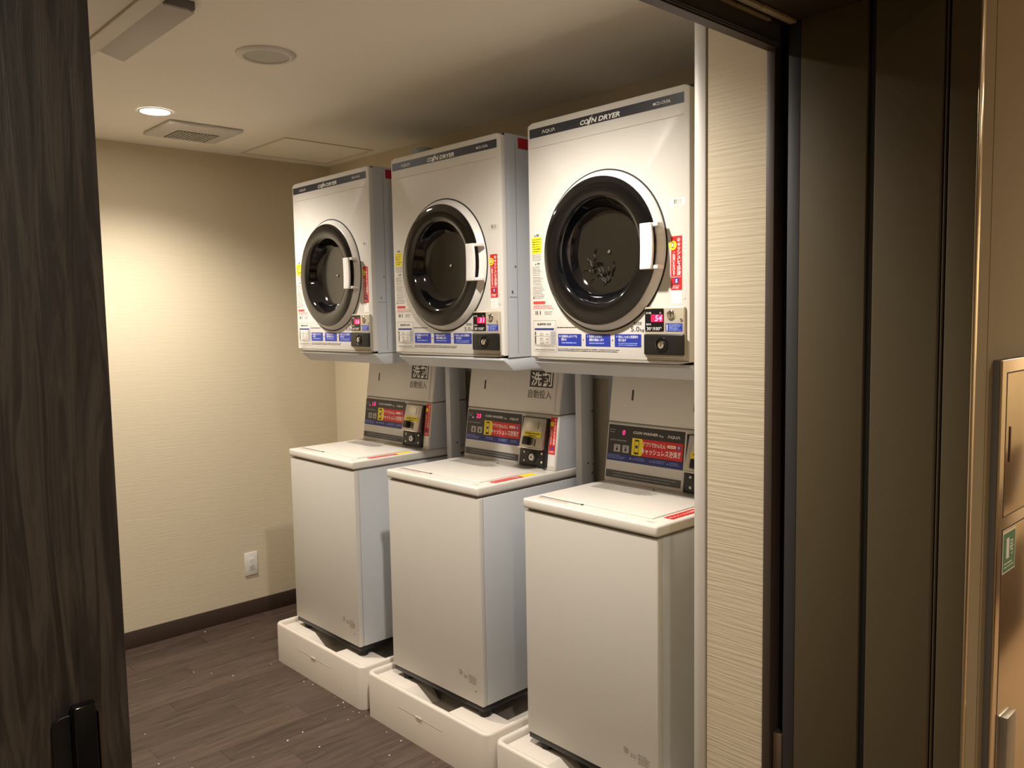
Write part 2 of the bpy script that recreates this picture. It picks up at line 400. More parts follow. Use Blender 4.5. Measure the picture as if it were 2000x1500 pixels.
# ---------------------------------------------------------------- dryer stands
DX = [0, .7545, 1.4877]; DY = [0, .0006, .0049]; DR = [0, .0115, -.0032]
DZ = 1.4073
SLAB = ['pale grey steel stand holding up the leftmost dryer', 'pale grey steel stand holding up the middle dryer', 'pale grey steel stand holding up the rightmost dryer']
for i in range(3):
    if i == 0:
        s = thing('dryer_stand', (0, 0, .157), SLAB[0], 'stand', 'steel stands carrying the dryers')
        z = -.157
        MB().prism([(.008, DZ-.0015+z), (.008, DZ-.010+z), (.055, 1.362+z), (.58, 1.362+z), (.58, DZ-.0015+z)], .012, .602).build('tray', STAND, s, bevel=.002)
        MB().box(.586, .616, .372, .425, .0005, 1.3625+z).build('post', STAND, s, bevel=.002)
        MB().box(.586, .616, .5545, .582, z, 1.3625+z).build('post', STAND, s, bevel=.002)
        MB().box(.012, .042, .5545, .582, z, 1.3625+z).build('post', STAND, s, bevel=.002)
        MB().box(.042, .586, .56, .57, 1.30+z, 1.345+z).build('cross_bar', STAND, s, bevel=.001)
        for zz in (1.0, .5): MB().box(.616, .6172, .402, .408, zz+z, zz+.006+z).build('bolt', INK, s)
        s0 = s
    else:
        c = copy_tree(s0); c.location = (DX[i], DY[i], .157); c['label'] = SLAB[i]; c.rotation_euler = (0, 0, 0)

# ---------------------------------------------------------------- coin dryers
DW, DH, DD = .6066, .7333, .545
def panel_with_hole(w, h, cx, cz, r, y, rim=.02, rd=.007):
    """front sheet with a round opening and rounded edges folded back"""
    ang = sorted(set([2*math.pi*i/72 for i in range(72)]+[math.atan2(a-cz, b-cx) % (2*math.pi) for a in (0, h) for b in (0, w)]))
    b = MB(); n = len(ang); V = []; F = []
    for a in ang:
        c, s_ = math.cos(a), math.sin(a)
        t = min([(w-rd-cx)/c if c > 1e-9 else 9, (rd-cx)/c if c < -1e-9 else 9, (h-rd-cz)/s_ if s_ > 1e-9 else 9, (rd-cz)/s_ if s_ < -1e-9 else 9])
        px, pz = cx+c*t, cz+s_*t
        V.append((cx+r*c, y+.02, cz+r*s_)); V.append((cx+r*c, y, cz+r*s_)); V.append((px, y, pz))
        ox = 0 if px < rd+1e-6 else (w if px > w-rd-1e-6 else px); oz = 0 if pz < rd+1e-6 else (h if pz > h-rd-1e-6 else pz)
        qx, qz = px+(ox-px)*.7, pz+(oz-pz)*.7
        V.append((qx, y+rd*.3, qz)); V.append((ox, y+rd, oz)); V.append((ox, y+rim, oz))
    for i in range(n):
        j = (i+1) % n
        for q in range(5): F.append((i*6+q, j*6+q, j*6+q+1, i*6+q+1))
    return b.add(V, F)
def build_dryer():
    D = thing('coin_dryer', (0, 0, DZ), '', 'dryer', 'coin dryers in a row')
    f = 0.0                                             # front face
    panel_with_hole(DW, DH, .303, .32, .205, 0).build('front_panel', WHITE, D, smooth=35)
    MB().box(.0015, DW-.0015, .02, DD, 0.0, DH-.001, skip=('-y',)).build('cabinet', SIDE, D, smooth=False)
    b = MB().box(DW-.002, DW-.0008, .066, .068, .012, DH-.02)
    b.box(DW-.002, DW-.0008, .03, .066, .20, .202)
    b.build('side_seam', mat('seam_grey', (140, 142, 148), .6), D)
    MB().box(DW-.0016, DW+.0004, .04, .046, .215, .222).build('side_screw', CHROME, D)
    MB().box(DW-.0016, DW+.0004, .056, .061, .30, .305).build('side_screw', CHROME, D)
    MB().box(.004, DW-.004, -.0008, .001, .0085, .0105).build('bottom_seam', INKG, D)
    MB().box(.02, .587, -.0014, .001, .6545, .6575).build('crease', WHITE, D, bevel=.0006)
    # name band
    nb = MB().lab(.0115, .589, .6855, .713, f).build('name_band', CHAR, D)
    y = -.0007
    def nm(b):
        b.text('ΛQUΛ', .066, .122, .6915, .7035, y, bold=.008)
        b.text('CO', .224, .257, .6895, .7035, y, shear=.22, bold=.03)
        b.text('/', .252, .270, .6870, .7065, y, bold=.035)
        b.text('N DRYER', .2665, .374, .6895, .7035, y, shear=.22, bold=.03)
        b.add([(.2685, y, .7075), (.2715, y, .7075), (.2725, y, .710), (.2695, y, .710)], [(0, 1, 2, 3)])
        b.text('MCD-CK50L', .489, .547, .6945, .7025, y, bold=.005)
    print_('lettering', PRW, nb, nm)
    # door: dark shade line, white ring, black glass, window, pin, handle
    cx, cz = .303, .32
    g = MB().lathe(cx, cz, [(.2335, .001), (.2325, -.0016), (.229, -.0018), (.2285, .001)], 72).build('ring_shade', RUBBER, D, smooth=40)  # thin dark ring, the shadow gap around the door put into its colour
    dr_ = MB().lathe(cx, cz, [(.229, .001), (.2288, -.0025), (.2262, -.0062), (.2205, -.0128), (.2150, -.0190), (.2128, -.0210), (.211, -.0212), (.209, -.016)], 72).build('door_ring', RINGW, D, smooth=60)
    dg = MB().lathe(cx, cz, [(.2122, -.019), (.2115, -.0236), (.202, -.0268), (.186, -.0290), (.170, -.0290), (.158, -.0265), (.1515, -.0215), (.147, -.012), (.140, .006), (.131, .020), (.119, .028)], 72).build('door_glass', GLASS, D, smooth=60, label='glossy black round door glass')
    MB().lathe(cx, cz, [(.1195, .0278), (.09, .031), (.05, .0335), (.012, .0345)], 64, cap1=True).build('window', WINDOW, dg, smooth=60)
    MB().lathe(cx, cz, [(.0065, .0335), (.006, .030), (.003, .0285)], 16, cap1=True).build('pin', CHROME, dg, smooth=60)
    h = MB()
    # curved grip plate following the ring, with closed ends
    pr = []
    for k in range(9):
        zz = .257+.1235*k/8; bow = .006*(1-((k-4)/4)**2)
        pr.append((zz, bow))
    V = []; F = []
    for zz, bw in pr:
        V += [(.478+bw*.4, -.050, zz), (.5165+bw, -.050, zz), (.5165+bw, -.042, zz), (.478+bw*.4, -.042, zz)]
    for k in range(8):
        for q in range(4): F.append((k*4+q, k*4+(q+1) % 4, k*4+4+(q+1) % 4, k*4+4+q))
    F += [(3, 2, 1, 0), (32, 33, 34, 35)]
    h.add(V, F)
    hh = h.build('handle', RINGW, D, bevel=.0025, seg=3, label='white vertical grip handle')
    MB().box(.482, .534, -.043, -.014, .2575, .268).build('grip_end', RINGW, hh, bevel=.002)
    MB().box(.482, .534, -.043, -.014, .370, .3805).build('grip_end', RINGW, hh, bevel=.002)
    MB().box(.482, .492, -.043, -.024, .262, .376).build('grip_back', RINGW, hh, bevel=.002)
    # coin unit
    cu = MB().box(.463, .5955, -.009, .001, .018, .156).build('coin_unit', CREAM, D, bevel=.004, seg=3)
    fy = -.009
    MB().rrect(.466, .529, .0895, .1515, fy, .003, .0010).build('display_window', BLACKG, cu)
    MB().lab(.487, .5265, .1155, .1355, fy-.001, .0004).build('led_window', LEDR, cu)
    def dt(b):
        yy = fy-.0013
        b.text('30', .472, .4860, .0925, .1015, yy); b.text('分', .487, .4915, .0975, .1015, yy)
        b.text('/', .492, .4965, .0925, .1015, yy); b.text('100', .4975, .5155, .0925, .1015, yy); b.text('円', .5165, .5215, .0975, .1015, yy)
        b.text('残り時間', .470, .487, .1370, .1425, yy); b.text('分', .5155, .5205, .1375, .1425, yy)
        b.text('運転料金', .470, .487, .1065, .1115, yy)
    print_('lettering', PRW, cu, dt)
    MB().lathe(.5525, .134, [(.0145, fy+.001), (.0135, fy-.0022), (.010, fy-.0040), (.004, fy-.0046)], 28, cap1=True).build('coin_slot', CHROME, cu, smooth=60)
    MB().box(.5535, .5550, fy-.0056, fy-.003, .127, .141).build('slot_gap', INK, cu)
    MB().lathe(.5865, .1205, [(.0042, fy+.001), (.0040, fy-.0018), (.002, fy-.0026)], 14, cap1=True).build('screw', CHROME, cu, smooth=60)
    MB().rrect(.535, .5895, .0895, .1115, fy, .0015, .0005).build('arrow_label', BLUE, cu)
    def ar(b):
        yy = fy-.0007
        b.add([(.5372, yy, .1035), (.5425, yy, .1035), (.53985, yy, .1100)], [(0, 1, 2)])
        b.add([(.5385, yy, .0910), (.5412, yy, .0910), (.5412, yy, .1036), (.5385, yy, .1036)], [(0, 1, 2, 3)])
    print_('arrow', PRW, cu, ar)
    print_('fine_print', PRL, cu, lambda b: b.bars(.546, .588, .0915, .1102, fy-.0007, 6, .5, 4))
    lb = MB().box(.466, .5985, -.0175, -.0085, .025, .0825).build('lock_box', BLACK, D, bevel=.004, seg=3)
    MB().lathe(.5275, .053, [(.021, -.017), (.0205, -.0195), (.0175, -.0205), (.0165, -.0195)], 32).build('lock_collar', BLACKG, lb, smooth=60)
    MB().lathe(.5275, .053, [(.0100, -.017), (.0098, -.0215), (.006, -.0225)], 24, cap1=True).build('key_lock', CHROME, lb, smooth=60)
    MB().box(.5265, .5285, -.0232, -.0220, .049, .057).build('key_slot', INK, lb)
    # stickers
    rs = MB().lab(.547, .582, .2, .343, f).build('payment_sticker', RED, D)
    MB().lathe(.5525, .319, [(.0125, f-.0003), (.0125, f-.0008)], 28, cap1=True).build('badge', YEL, rs)
    def rt(b):
        b.text('\n'.join('キャッシュレス決済'), .5655, .5785, .238, .338, f-.0007, bold=.02, line=.82)
        b.text('\n'.join('ご利用いただけます'), .5515, .5605, .238, .302, f-.0007, bold=.01, line=.8)
        b.bars(.549, .580, .2335, .236, f-.0007, 1, .5, 3, .03, .03, 0)
        b.bars(.551, .578, .2035, .2125, f-.0007, 3, .45, 3)
    print_('lettering', PRW, rs, rt)
    print_('emblem', BLUE, rs, lambda b: (b.add([(.558, f-.0007, .217), (.571, f-.0007, .217), (.571, f-.0007, .2315), (.558, f-.0007, .2315)], [(0, 1, 2, 3)])))
    print_('emblem_mark', PRW, rs, lambda b: b.text('S', .561, .568, .2195, .229, f-.0009, bold=.03))
    print_('phone_icon', INK, rs, lambda b: (b.rrect(.549, .556, .3125, .3265, f-.0008, .001, .0002, 2)))
    print_('phone_screen', PRW, rs, lambda b: (b.rrect(.5502, .5548, .315, .3245, f-.001, .0005, .0002, 2)))
    MB().lab(.547, .5815, .163, .1985, f).build('paper_label', PAPER, D)
    MB().lathe(.5895, .179, [(.0042, f+.001), (.004, f-.0008)], 14, cap1=True).build('panel_screw', STAND, D, smooth=50)
    # instruction labels
    for k, (a, c, l1, l2) in enumerate(((.124, .220, '洗濯物を入れドアを', '閉める'), (.237, .333, '料金を入れると', '運転を開始します'), (.349, .445, '停止したあと洗濯物を', '取り出す'))):
        bl = MB().rrect(a, c, .0445, .081, f, .002, .0005).build('instruction_label', BLUE, D)
        def tx(b, a=a, l1=l1, l2=l2, k=k):
            yy = f-.0007
            b.text(str(k+1), a+.006, a+.0095, .0718, .0765, yy)
            b.text(l1, a+.014, a+.014+.0073*len(l1)*.98, .0695, .0775, yy, bold=.004); b.text(l2, a+.014, a+.014+.0073*len(l2)*.98, .0600, .0678, yy, bold=.004)
        print_('lettering', PRW, bl, tx)
        print_('fine_print', PRL, bl, lambda b, a=a, k=k: b.bars(a+.014, a+.09, .0475 if k == 2 else .0505, .0575, f-.0007, 2 if k == 2 else 1, .45, k+5))
    def ink(b):
        yy = f-.0005
        for a in (.2265, .3390): b.add([(a, yy, .060), (a+.0045, yy, .0635), (a, yy, .067)], [(0, 1, 2)])
        b.text('5.0', .4085, .4385, .0885, .1030, yy, bold=.004); b.text('kg', .441, .4555, .0865, .0975, yy)
        b.text('標準容量', .418, .4465, .1095, .1160, yy, bold=.006)
        b.add([(.418, yy, .1075), (.4465, yy, .1075), (.4465, yy, .1082), (.418, yy, .1082)], [(0, 1, 2, 3)])
        b.text('乾燥時間の目安', .034, .094, .1070, .1145, yy, bold=.012)
        b.text('警告', .034, .046, .3835, .3905, yy, bold=.03); b.text('注意', .036, .048, .2955, .3025, yy, bold=.03)
        b.add([(.026, yy, .3838), (.0315, yy, .3838), (.02875, yy, .3895)], [(0, 1, 2)]); b.add([(.028, yy, .2958), (.0335, yy, .2958), (.03075, yy, .3015)], [(0, 1, 2)])
        for z0, z1 in ((.076, .087), (.050, .0725)): b.add([(.0225, yy, z0), (.027, yy, z0), (.027, yy, z1), (.0225, yy, z1)], [(0, 1, 2, 3)])
        b.add([(.121, yy, .0985), (.127, yy, .0985), (.127, yy, .1025), (.121, yy, .1025)], [(0, 1, 2, 3)])
        b.bars(.129, .205, .0985, .1025, yy, 1, .7, 6, ragged=.05)
        b.add([(.0175, yy, .1905), (.0205, yy, .1905), (.0205, yy, .1970), (.0175, yy, .1970)], [(0, 1, 2, 3)])
        b.bars(.122, .372, .0275, .0375, yy, 2, .42, 9, ragged=.05)
        for a in (.027, .034, .046): b.add([(a, yy, .140), (a+.0035, yy, .140), (a+.0035, yy, .152), (a, yy, .152)], [(0, 1, 2, 3)])
    print_('printed_text', INK, D, ink)
    def fine(b):
        yy = f-.0004
        b.bars(.016, .056, .307, .329, yy, 5, .34, 21, ragged=.2)
        b.bars(.016, .056, .262, .292, yy, 6, .34, 22, ragged=.2)
        b.bars(.017, .064, .232, .260, yy, 6, .34, 23); b.bars(.017, .073, .190, .230, yy, 8, .34, 24)
        b.bars(.067, .105, .139, .151, yy, 3, .4, 25)
        b.bars(.0225, .110, .0405, .046, yy, 1, .5, 26, ragged=.05); b.bars(.0225, .110, .0285, .034, yy, 1, .5, 27, ragged=.05)
        for zz in (.025, .0475, .073, .122): b.add([(.0175, yy, zz), (.1145, yy, zz), (.1145, yy, zz+.0007), (.0175, yy, zz+.0007)], [(0, 1, 2, 3)])
        for xx in (.017, .1145): b.add([(xx, yy, .025), (xx+.0007, yy, .025), (xx+.0007, yy, .1227), (xx, yy, .1227)], [(0, 1, 2, 3)])
        for zz in (.078, .063, .052): b.bars(.044, .064, zz-.004, zz+.006, yy, 2, .4, int(zz*999)); b.bars(.071, .084, zz, zz+.003, yy, 1, .6, 5)
    print_('fine_print', INKG, D, fine)
    print_('table_header', DBLUE, D, lambda b: b.rrect(.0215, .106, .0925, .0985, f, .0015, .0004))
    MB().lab(.092, .112, .0745, .0885, f, .0003).lab(.092, .112, .0495, .0715, f, .0003).build('table_cell', PRG, D)
    yl = MB().lab(.0145, .0570, .331, .381, f).build('warning_label', YEL, D)
    print_('fine_print', INK, yl, lambda b: b.bars(.0165, .0550, .334, .378, f-.0006, 6, .3, 31))
    MB().rrect(.0175, .070, .1735, .1825, f, .004, .0004).build('red_heading', INKR, D)
    print_('red_print', INKR, D, lambda b: b.bars(.018, .105, .1575, .1705, f-.0004, 3, .3, 33, ragged=.15))
    MB().box(DW-.0012, DW+.0004, .080, .19, .690, .724).build('side_sticker', DRED, D)
    # exhaust collar and gas pipe on top
    MB().lathez(.43, .40, [(.05, DH-.002), (.05, DH+.135), (.046, DH+.135)], 24, cap1=True).build('exhaust_collar', STAND, D, smooth=50)
    return D
DLAB = ['leftmost white coin dryer, farthest from the camera, beside the plain beige wall',
        'middle white coin dryer, stacked above the washer showing 23',
        'rightmost white coin dryer, nearest the camera, beside the papered wing wall']
D0 = build_dryer(); dryers = [D0]+[copy_tree(D0) for _ in range(2)]
for i, D in enumerate(dryers):
    if i:                                              # only the first dryer shows its exhaust collar
        bpy.data.objects.remove([c for c in D.children if c.name.startswith('exhaust_collar')][0])
    D.location = (DX[i], DY[i], DZ); D.rotation_euler = (0, 0, DR[i]); D['label'] = DLAB[i]
    cu = [c for c in D.children if c.name.startswith('coin_unit')][0]
    print_('digits', LEDW, cu, lambda b: b.text(('16', '31', '54')[i], .498 if i < 2 else .500, .524, .1175, .1335, -.0108, shear=.15, bold=.02))
    nl = MB().rrect(.541, .5925, .4225, .4425, 0, .002, .0004).build('number_label', CLEAR if i == 2 else WHITE, D)
    print_('lettering', INK, nl, lambda b: b.text('乾'+'⑤⑥⑦'[i], .5555, .5805, .4265, .4395, -.0006))
# crumpled garment pressed against the window of the right dryer
random.seed(3)
b = MB()
for k in range(16):
    a = random.uniform(0, 6.28); L = random.uniform(.02, .05); x, z = random.gauss(-.035, .022), random.gauss(-.062, .02)
    prev = None; pts = []
    for j in range(7):
        pts.append((x, z)); a += random.uniform(-.9, .9); x += L/6*math.cos(a); z += L/6*math.sin(a)
    V = []
    for j, (px, pz) in enumerate(pts):
        wd = .0016*(1-abs(j-3)/4)
        V += [(px-wd, .004, pz), (px, .0, pz), (px+wd, .004, pz)]
    F = []
    for j in range(6): F += [(j*3, j*3+1, j*3+4, j*3+3), (j*3+1, j*3+2, j*3+5, j*3+4)]
    b.add(V, F)
o = b.build('garment', CLOTH, None, (DX[2]+.303, DY[2]+.0265, DZ+.32), smooth=60)
tag(o, 'dark crumpled cloth seen low in the rightmost dryer window', 'cloth')

# ---------------------------------------------------------------- coin washers
WX = [.0031, .756, 1.5019]; WY = [-.0622, -.0559, -.0493]; WR = [0, .012, -.005]
WB = .157; WW = .5282
TL = math.atan(.135); TS = math.sqrt(1+.135**2)
def build_washer():
    W = thing('coin_washer', (0, 0, WB), '', 'washer', 'coin washers in a row')
    z = -WB
    MB().box(.0015, WW-.0015, .0, .022, .199+z, .931+z).build('front_panel', WHITE, W, bevel=.004, seg=3)
    MB().box(.002, WW-.002, .022, .595, .199+z, .931+z).build('cabinet', SIDE, W, bevel=.003)
    MB().box(.008, WW-.008, .012, .59, .9308+z, .9390+z).build('top_gap', mat('gap_grey', (120, 110, 100), .7), W)
    MB().box(.004, WW-.004, .005, .590, .1795+z, .1992+z).build('base_skirt', BLACK, W, bevel=.001)
    MB().box(.10, WW-.07, .04, .57, .165+z, .1797+z).build('base_plate', RUBBER, W)
    for (a, c) in ((.062, .030), (WW-.026, .030), (.062, .55), (WW-.026, .55)):
        MB().lathez(a, c, [(.020, .1572+z), (.0225, .161+z), (.0225, .172+z), (.019, .19+z)], 16, cap0=True).build('foot', RUBBER, W, smooth=40)
    # top deck and lid
    MB().box(0, WW, -.006, .595, .9385+z, .9700+z).build('top_deck', LIDW, W, bevel=.007, seg=3)
    ld = MB().box(.026, .470, .052, .374, .9698+z, .9738+z).build('lid', LIDW, W, bevel=.003, seg=3)
    MB().box(.024, .196, .0462, .0500, .9690+z, .9705+z).build('lid_grip', INK, ld)
    MB().lathez(.206, .049, [(.0055, .9700+z), (.0050, .9722+z)], 12, cap1=True).build('latch', INK, ld)
    MB().lathez(.250, .345, [(.0045, .9728+z), (.0035, .9752+z)], 10, cap1=True).build('lid_stud', INK, ld)
    RX = (-math.pi/2, 0, 0)      # flat print lies on the top: (u, -y_off, t) -> (u, t, up)
    def lay(name, m, par, fn, zt):
        bb = MB(); fn(bb); o = bb.build(name, m, par, (0, 0, zt), RX, smooth=False); return o
    lay('lid_print', mat('ink_soft', (112, 104, 98), .6), ld, lambda b: b.bars(.055, .31, .255, .320, -.0004, 7, .5, 41, ragged=.5), .9738+z)
    lay('lid_note', INKR, ld, lambda b: b.bars(.03, .19, .030, .039, -.0004, 2, .3, 42), .9700+z)
    o = MB().box(.480, .513, .088, .232, .9700+z, .9704+z).build('lid_sticker', RED, W)
    MB().box(.480, .513, .232, .300, .9700+z, .9704+z).build('lid_sticker_end', YEL, o)
    bb = MB(); bb.text('キャッシュレス決済', 0, .125, 0, .014, 0, bold=.01)
    bb.v = [(.503-c, .096+a, .9706+z) for a, _, c in bb.v]
    o2 = bb.build('lettering', PRW, o, smooth=False); o2['kind'] = 'stuff'
    lay('deck_mark', INKG, W, lambda b: b.bars(.47, .50, .022, .030, -.0004, 2, .3, 43), .9700+z)
    # console
    y0 = .380
    yf = lambda t: y0+.135*t
    MB().prism([(y0, .9695+z), (yf(.2025), 1.1725+z), (.60, 1.1725+z), (.60, .9695+z)], .006, .5225).build('console', WHITE, W, bevel=.005, seg=3)
    MB().prism([(yf(.203)+.004, 1.172+z), (yf(.206)+.004, 1.1765+z), (.598, 1.1765+z), (.598, 1.172+z)], .009, .5195).build('console_seam', INKG, W)
    MB().prism([(yf(.2065), 1.1762+z), (yf(.387)+.002, 1.357+z), (.60, 1.357+z), (.60, 1.1762+z)], .006, .5225).build('detergent_cover', WHITE, W, bevel=.005, seg=3)
    MB().prism([(y0+.006, .9715+z), (yf(.199)+.006, 1.1700+z), (.598, 1.1700+z), (.598, .9715+z)], .5222, .5230).build('console_side', SIDE, W)
    MB().prism([(yf(.2105)+.006, 1.1800+z), (yf(.383)+.008, 1.353+z), (.598, 1.353+z), (.598, 1.1800+z)], .5222, .5230).build('cover_side', SIDE, W)
    FR = dict(loc=(0, y0, .97+z), rot=(-TL, 0, 0))
    def pl(fn, name, m, par, **k):            # a piece on the leaning console; below another piece it shares that piece's frame
        b = MB(); fn(b); return b.build(name, m, par, **{**(FR if par is W else {}), **k})
    # detergent cover: raised door, slot, sign
    cd = pl(lambda b: b.box(.016, .4985, -.0030, .003, .214*TS, .3855*TS), 'cover_door', WHITE, W, bevel=.002)
    pl(lambda b: b.box(.1035, .1105, -.0040, -.0025, .2815*TS, .3175*TS), 'cover_slot', INK, cd)
    pl(lambda b: b.lab(.360, .482, .3035*TS, .366*TS, -.0030, .0004), 'detergent_sign', mat('sign_charcoal', (58, 54, 54), .5), cd)
    print_('sign_lettering', PRW, cd, lambda b: b.text('洗剤', .368, .476, .308*TS, .361*TS, -.0038, bold=.012))
    print_('cover_lettering', mat('ink_mid', (78, 72, 70), .6), cd, lambda b: b.text('自動投入', .356, .478, .2615*TS, .2935*TS, -.0036, bold=.004))
    # control panel
    cp = pl(lambda b: b.rrect(.0125, .330, .073*TS, .195*TS, 0, .002, .0006), 'control_panel', mat('panel_charcoal', (42, 42, 46), .32), W)
    yy = -.0009
    def ct(b):
        b.text('CO/N WASHER', .120, .222, .1705*TS, .1795*TS, yy, shear=.2, bold=.012); b.text('7kg', .226, .246, .1685*TS, .1755*TS, yy, shear=.15)
        b.text('ΛQUΛ', .262, .312, .168*TS, .1785*TS, yy, bold=.01)
        b.add([(.113, yy, .0835*TS), (.119, yy, .0835*TS), (.119, yy, .0895*TS), (.113, yy, .0895*TS)], [(0, 1, 2, 3)])
        for a in (.127, .198, .268): b.add([(a, yy, .082*TS), (a+.004, yy, .0855*TS), (a, yy, .089*TS)], [(0, 1, 2)])
    print_('lettering', PRW, cp, ct)
    print_('faint_print', PRG, cp, lambda b: (b.bars(.018, .045, .166*TS, .182*TS, yy, 2, .35, 51), b.bars(.022, .10, .1400*TS, .146*TS, yy, 1, .6, 52, .003, .008, .1)))
    def stripe(b): b.box(.0125, .3300, -.0009, -.0003, .0735*TS, .0960*TS)
    pl(stripe, 'step_stripe', DBLUE, cp)
    print_('step_print', PRL, cp, lambda b: (b.bars(.016, .10, .079*TS, .0945*TS, -.0012, 3, .35, 53, ragged=.6), b.bars(.134, .19, .082*TS, .093*TS, -.0012, 2, .35, 54), b.bars(.206, .262, .082*TS, .093*TS, -.0012, 2, .35, 55), b.bars(.276, .325, .082*TS, .093*TS, -.0012, 2, .35, 56)))
    for a in (.041, .079):
        k = pl(lambda b: b.rrect(a, a+.028, .1035*TS, .1285*TS, -.0004, .002, .0012), 'button', mat('button_grey', (172, 170, 166), .5), cp)
    print_('button_mark', INK, cp, lambda b: [b.rrect(a+.010, a+.018, .108*TS, .118*TS, -.0014, .001, .0004, 2) for a in (.041, .079)] and b.bars(.048, .062, .1195*TS, .1245*TS, -.0018, 1, .5, 3) and b.bars(.086, .100, .1195*TS, .1245*TS, -.0018, 1, .5, 3))
    # cashless banner over the panel
    bn = pl(lambda b: b.box(.1585, .3265, -.0018, -.0006, .0995*TS, .1565*TS), 'app_banner', RED, W)
    def yb(b):
        b.box(.119, .1585, -.0018, -.0006, .0995*TS, .1565*TS)
        n = 10; V = [(.1584, -.0019, .128*TS)]
        for i in range(n+1):
            a = -math.pi/2+math.pi*i/n; V.append((.1584+.009*math.cos(a), -.0019, (.128+.0283*math.sin(a))*TS))
        b.add(V, [(0, i+1, i+2) for i in range(n)])
    pl(yb, 'banner_badge', YEL, bn)
    pl(lambda b: b.rrect(.130, .149, .103*TS, .152*TS, -.0018, .003, .0003), 'phone_icon', INK, bn)
    pl(lambda b: b.rrect(.1318, .1472, .110*TS, .1465*TS, -.0021, .001, .0003), 'phone_screen', YEL, bn)
    pl(lambda b: b.lathe(.1395, .128*TS, [(.006, -.0023), (.0055, -.0026)], 20, cap1=True), 'phone_badge', BLUE, bn)
    def bt(b):
        b.text('アプリでかんたん', .166, .258, .1335*TS, .1485*TS, -.0022, bold=.022)
        b.text('キャッシュレス決済', .160, .306, .1075*TS, .1285*TS, -.0022, bold=.024); b.text('!!', .308, .3185, .1085*TS, .1285*TS, -.0022, shear=.2, bold=.03)
        b.rrect(.265, .2985, .1375*TS, .1465*TS, -.0019, .004, .0003)
    print_('lettering', PRW, bn, bt)
    print_('pill_print', RED, bn, lambda b: b.bars(.270, .294, .140*TS, .144*TS, -.0024, 1, .6, 61, ragged=0))
    pl(lambda b: b.rrect(.3035, .3175, .1355*TS, .1490*TS, -.0019, .002, .0003), 'emblem', mat('emblem_blue', (70, 80, 170), .4), bn)
    print_('emblem_mark', PRW, bn, lambda b: b.text('S', .307, .314, .1380*TS, .1465*TS, -.0024, bold=.03))
    # notice strip
    nt = pl(lambda b: b.rrect(.0135, .3270, .0150*TS, .0405*TS, 0, .001, .0006), 'notice_strip', GREYB, W)
    print_('fine_print', PRG, nt, lambda b: b.bars(.045, .322, .0185*TS, .037*TS, -.0008, 2, .3, 71, ragged=.15))
    # coin unit
    cu = pl(lambda b: b.box(.344, .4815, -.0120, .002, .006*TS, .1905*TS), 'coin_unit', BLACK, W, bevel=.002)
    def wedge(b): b.prism([(-.004, .1875*TS), (-.0140, .1875*TS), (-.0310, .0765*TS), (-.0290, .0735*TS), (-.004, .0735*TS)], .3555, .4735)
    pl(wedge, 'coin_face', BRUSH, cu, bevel=.0012)
    fa = math.atan2(.017, .111*TS)
    # frame of the leaning coin face
    m4 = Matrix.Translation((0, -.0310, .0765*TS)) @ Matrix.Rotation(-fa, 4, 'X')
    FF = dict(loc=tuple(m4.translation), rot=tuple(m4.to_euler()))
    def cf(fn, name, m, **k):
        b = MB(); fn(b); return b.build(name, m, cu, **{**FF, **k})
    cf(lambda b: b.box(.373, .461, -.0010, .001, .052, .110), 'coin_plate', BRUSH, bevel=.0006)
    cf(lambda b: b.lab(.3720, .4620, .0395, .0610, -.0010, .0005), 'yellow_label', YEL)
    print_('label_print', INK, cu, lambda b: (b.bars(.380, .455, .0495, .0575, -.0017, 1, .45, 81, .006, .009, 0), b.bars(.402, .440, .0415, .0480, -.0017, 1, .45, 82, .005, .007, 0)), **FF)
    cf(lambda b: b.box(.4385, .4405, -.0016, -.0005, .072, .101), 'coin_slot', INK)
    cf(lambda b: b.box(.4340, .4380, -.0012, .0005, .006, .033), 'return_slot', INK, rot=(FF['rot'][0], .0, 0))
    cf(lambda b: b.box(.386, .414, -.022, 0, .008, .039), 'coin_knob', BLACK, bevel=.004, seg=3)
    cf(lambda b: b.box(.352, .477, -.004, .003, -.005, -.0005), 'coin_ledge', CHROME, bevel=.001)
    pl(lambda b: b.box(.3555, .4745, -.0150, -.0110, .012*TS, .0685*TS), 'lock_plate', BLACK, cu, bevel=.001)
    pl(lambda b: b.lathe(.4135, .0405*TS, [(.0235, -.0148), (.0225, -.0175), (.019, -.018), (.0185, -.0165)], 32), 'lock_collar', BLACKG, cu, smooth=60)
    pl(lambda b: b.lathe(.4135, .0405*TS, [(.0135, -.0145), (.0132, -.0195), (.011, -.0205)], 24, cap1=True), 'key_lock', mat('lock_white', (226, 222, 212), .3), cu, smooth=60)
    print_('key_mark', INK, cu, lambda b: b.rrect(.4105, .4165, .036*TS, .045*TS, -.0206, .002, .0003, 3))
    for a, c in ((.372, .0575), (.464, .0585), (.374, .0250), (.466, .0265)):
        pl(lambda b: b.lathe(a, c*TS, [(.0048, -.0145), (.0044, -.0168), (.002, -.0176)], 14, cap1=True), 'screw', mat('screw_pale', (214, 204, 184), .3, metal=.3), cu, smooth=60)
    # payment sticker on the right edge
    rs = pl(lambda b: b.lab(.4835, .5155, .060*TS, .1975*TS, 0), 'payment_sticker', RED, W)
    print_('lettering', PRW, rs, lambda b: (b.text('\n'.join('キャッシュレス決済'), .501, .512, .094*TS, .192*TS, -.0007, bold=.02, line=.82), b.text('\n'.join('ご利用いただけます'), .4875, .4955, .094*TS, .155*TS, -.0007, bold=.01, line=.8), b.bars(.487, .512, .064*TS, .073*TS, -.0007, 2, .4, 91)))
    pl(lambda b: b.lathe(.4915, .1715*TS, [(.0095, -.0004), (.0095, -.0008)], 24, cap1=True), 'badge', YEL, rs)
